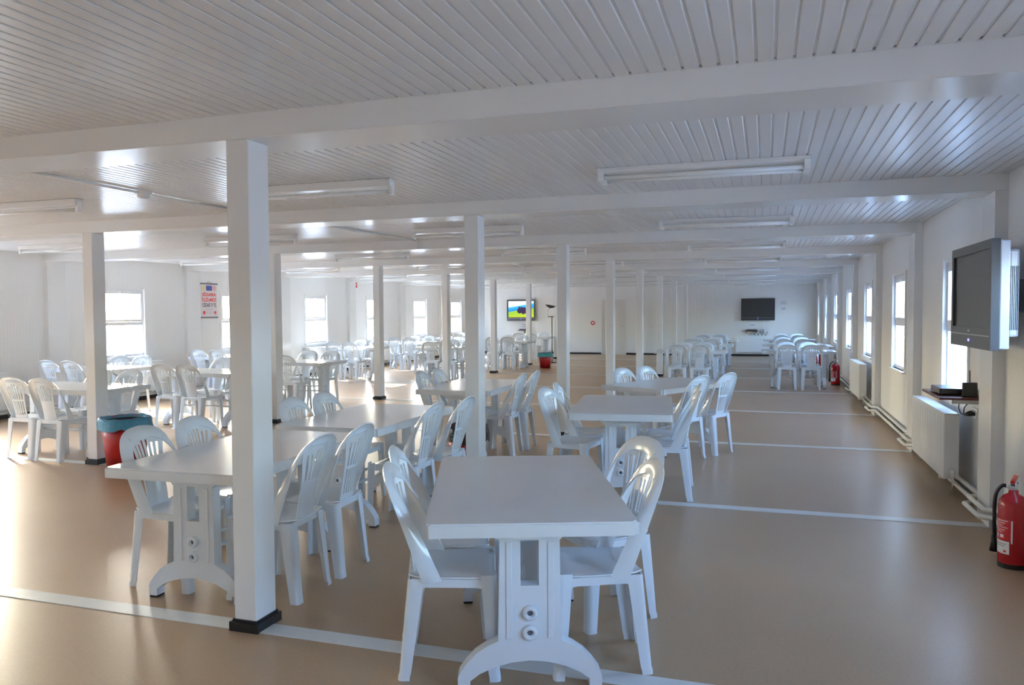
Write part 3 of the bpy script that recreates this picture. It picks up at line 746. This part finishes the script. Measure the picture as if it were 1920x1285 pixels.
# bins
def bin_(x, y, rt, rb, h, bag, label, tilt=0, bagdrop=.10):
    t = tag(empty('waste_bin', (x, y, 0), tilt), label, 'bin')
    link('bucket', lathe_me([(0, .006), (rb * .95, .006), (rb, .0), (rb + (rt - rb) * .5, h * .5), (rt, h), (rt - .008, h), (rb - .006, .02), (0, .02)], 40), 'red', t, True)
    bm = bmesh.new(); n = 48; rings = []
    rnd = random.Random(int(abs(x * 100)))
    ph = [rnd.uniform(0, 6.28) for _ in range(4)]
    def wob(a, k): return .35 * math.sin(3 * a + ph[0] + k) + .3 * math.sin(7 * a + ph[1] - k) + .35 * math.sin(13 * a + ph[2] + 2 * k)
    prof = [(rt - .02, h - .16, 0), (rt - .016, h - .02, 0), (rt - .004, h + .008, .3), (rt + .010, h + .008, .5), (rt + .016, h - .02, .8), (rt + .020, h - bagdrop * .6, 1), (rt + .024, h - bagdrop, 1)]
    for i, (r, z, s) in enumerate(prof):
        rings.append([bm.verts.new(((r + .010 * s * wob(2 * math.pi * k / n, i)) * math.cos(2 * math.pi * k / n), (r + .010 * s * wob(2 * math.pi * k / n, i)) * math.sin(2 * math.pi * k / n), z + .020 * s * wob(2 * math.pi * k / n + 1, i * .3))) for k in range(n)])
    for a, b in zip(rings, rings[1:]):
        for k in range(n): bm.faces.new((a[k], a[(k + 1) % n], b[(k + 1) % n], b[k]))
    link('bin_bag', done(bm), bag, t, True)
    link('inner_liner', lathe_me([(0, .1), (rb * .9, .1), (rt - .022, h - .02)], 32), 'inside', t, True)
    return t
bin_(-3.62, 2.92, .222, .165, .50, 'bag', 'large red bin with a blue bag beside the left column')
bin_(-3.36, 17.05, .185, .135, .40, 'bagteal', 'small red bin with a teal bag on the far floor')
bin_(-.33, 3.56, .185, .14, .46, 'bagblack', 'red bin with a black bag behind the second aisle column', bagdrop=.13)

# floor lamp
t = tag(empty('floor_lamp', (-3.72, 19.1, 0)), 'tall black floor lamp with a tilted dish behind the far bin', 'lamp')
link('base', lathe_me([(0, 0), (.13, 0), (.13, .015), (.02, .03), (0, .03)], 24), 'lampmetal', t, True)
link('pole', tube_me([(0, 0, .03), (0, 0, 1.36)], .014, 10), 'lampmetal', t, True)
link('crossbar', tube_me([(-.12, 0, 1.36), (.06, 0, 1.36)], .012, 8), 'lampmetal', t, True)
link('curved_arm', tube_me(spline([(-.11, 0, 1.36), (-.135, 0, 1.44), (-.125, 0, 1.54), (-.055, 0, 1.62)], 5), .011, 8), 'silver', t, True)
s_ = link('lamp_shade', lathe_me([(.03, -.055), (.10, -.03), (.165, .03), (.158, .03), (.095, -.022), (0, -.045)], 24), 'lampmetal', t, True); s_.location = (-.045, 0, 1.665); s_.rotation_euler = (0, math.radians(10), 0)

# ------------------------------------------------------------------ end wall: door, notices, shelves
dr = struct(empty('door_1', (-2.81, Y1, 0)), 'pale grey door in the end wall between columns')
link('leaf', box_me(-.40, .40, .01, .05, .005, 1.90), 'door', dr); link('door_frame', box_me(-.43, -.40, -.02, .06, 0, 1.93), 'steel', dr); link('door_frame', box_me(.40, .43, -.02, .06, 0, 1.93), 'steel', dr); link('door_frame', box_me(-.40, .40, -.02, .06, 1.90, 1.93), 'steel', dr)
hd = link('door_handle', tube_me([(.33, .008, 1.0), (.33, -.04, 1.0), (.24, -.04, 1.0)], .010, 8), 'silver', dr, True)
t = tag(empty('round_sign', (-3.55, Y1 - .001, 1.10)), 'small round red and white sign left of the far door', 'sign')
q = link('disc', lathe_me([(0, 0), (.075, 0), (.075, .006), (0, .006)], 24), 'inkred', t); q.rotation_euler = (math.pi / 2, 0, 0)
q = link('centre_mark', lathe_me([(0, .0062), (.04, .0062), (.04, .008), (0, .008)], 24), 'paper', t); q.rotation_euler = (math.pi / 2, 0, 0)
def sheet(x, z, a, b, label, lines=((.8, .6), (.65, .7), (.4, .5))):
    t = tag(empty('notice_sheet', (x, Y1 - .001, z)), label, 'paper', 'notices')
    link('sheet', box_me(-a / 2, a / 2, -.002, 0, -b / 2, b / 2), 'paper', t)
    for i, (h_, w_) in enumerate(lines): link('print_line', box_me(-a * w_ / 2, a * w_ / 2, -.0035, -.0021, -b / 2 + b * h_ - .014, -b / 2 + b * h_ + .010), 'inklight', t)
M['inklight'] = mat('ink_faint', (0.45, 0.46, 0.52), 0.7)
sheet(2.80, 1.665, .25, .40, 'white notice with grey print right of the switched-off television', ((.82, .6), (.66, .75), (.3, .5), (.2, .5)))
sheet(1.83, 1.03, .26, .2, 'small white notice under the switched-off television', ((.5, .6),))
sheet(-6.05, 1.0, .34, .26, 'white sheet above the small shelf under the lit television', ((.7, .7), (.4, .6)))
for x, lab in ((1.82, 'the switched-off television'), (-6.05, 'the lit television')):
    t = tag(empty('wall_shelf', (x, Y1, .84)), 'small dark shelf on the end wall below %s' % lab, 'shelf')
    link('board', box_me(-.22, .22, -.25, -.001, -.012, .006), 'shelf', t); link('bracket', outline_me([[(-.2, -.013), (-.001, -.013), (-.001, -.16)]], .02), 'metal', t)
    r = tag(empty('satellite_receiver', (x, Y1 - .14, .8465)), 'small dark receiver on the shelf below %s' % lab, 'receiver')
    link('case', box_me(-.16, .16, -.09, .09, .004, .045, .005), 'tvblack', r); link('front_panel', box_me(-.155, .155, -.094, -.0905, .008, .04), 'ink', r)
t = tag(empty('cable_bundle', (2.2, Y1 - .03, .62)), 'tangled dark cables hanging under the end wall shelf', 'cable')
for i in range(4): link('cable', tube_me(spline([(-.30 + i * .09, 0, .28), (-.36 + i * .12, -.02, .16), (-.26 + i * .1, 0, .07), (-.30 + i * .13, 0, .12), (-.2 + i * .1, 0, .2)], 4), .008, 6), 'tvblack', t, True)
tag(box('cable_trunking', 'pvc', 2.30, 2.345, Y1 - .02, Y1 - .0005, 1.92, H + .1), 'white vertical cable trunking above the switched-off television', 'trunking')
tag(box('cable_trunking', 'pvc', 2.16, 2.20, Y1 - .02, Y1 - .0005, .50, 1.17), 'white vertical cable trunking below the switched-off television', 'trunking')

# alarm box, poster on the left wall
t = tag(empty('alarm_box', (XL, 15.4, 2.245)), 'small red alarm box high on the left wall', 'alarm')
link('case', box_me(.0005, .05, -.065, .065, -.075, .075, .008), 'inkred', t); link('lens', lathe_me([(0, .05), (.025, .05), (.02, .062), (0, .066)], 16), 'inkpink', t).rotation_euler = (0, math.pi / 2, 0)

def text_me(s, width, height):
    cu = bpy.data.curves.new('txt', 'FONT'); cu.body = s; cu.size = 1.0; cu.extrude = 0.0; cu.offset = .034; cu.align_x = 'CENTER'; cu.resolution_u = 3
    o = bpy.data.objects.new('txt', cu); C.objects.link(o)
    dg = bpy.context.evaluated_depsgraph_get(); me = bpy.data.meshes.new_from_object(o.evaluated_get(dg)); bpy.data.objects.remove(o)
    xs = [v.co.x for v in me.vertices]; ys = [v.co.y for v in me.vertices]
    cx, w0, y0, h0 = (min(xs) + max(xs)) / 2, max(xs) - min(xs), min(ys), max(ys) - min(ys)
    for v in me.vertices:
        v.co = ((0.0, (v.co.x - cx) * width / w0, (v.co.y - y0) * height / h0))
    return me
t = tag(empty('wall_poster', (XL, 9.69, 1.755)), 'hanging no-smoking poster with red Turkish lettering and dark rods', 'poster')
W_, H_ = .47, .66
link('sheet', box_me(.004, .006, -W_ / 2, W_ / 2, -H_ / 2, H_ / 2), 'poster', t)
for s in (-1, 1): link('rod', tube_me([(.008, -W_ / 2 - .008, s * H_ / 2), (.008, W_ / 2 + .008, s * H_ / 2)], .011, 8), 'ink', t)
link('hanger', tube_me(spline([(.006, -.05, H_ / 2), (.006, -.03, H_ / 2 + .035), (.006, .03, H_ / 2 + .035), (.006, .05, H_ / 2)], 4), .004, 6), 'ink', t)
def disc(nm, m, y, z, r):
    q = link(nm, lathe_me([(0, 0), (r, 0), (r, .0012), (0, .0012)], 20), m, t); q.location = (.0062, y, z); q.rotation_euler = (0, math.pi / 2, 0)
disc('emblem', 'inkyellow', -.15, .245, .05); disc('emblem', 'inkpink', .15, .245, .05)
link('emblem', box_me(.0062, .0074, -.085, .085, .195, .295), 'inkblue', t)
for s, m_, zz, ww, hh in (('SİGARA', 'inkred', .085, .40, .085), ('İÇİLMEZ', 'inkred', -.03, .41, .098), ('CEZASI 71 TL', 'inknavy', -.125, .40, .075)):
    if m_ not in M: M[m_] = mat(m_, (0.05, 0.06, 0.09), .6)
    q = link('lettering', text_me(s, ww, hh), m_, t); q.location = (.0068, 0, zz)
for i, zz in enumerate((-.16, -.185, -.225, -.25)): link('print_line', box_me(.0062, .007, -.11 + .02 * (i % 2), .11 - .02 * (i % 2), zz - .004, zz + .004), 'inklight', t)
disc('seal', 'inkred', -.15, -.235, .035); disc('seal', 'inkred', .165, -.235, .03)

bpy.context.view_layer.update()
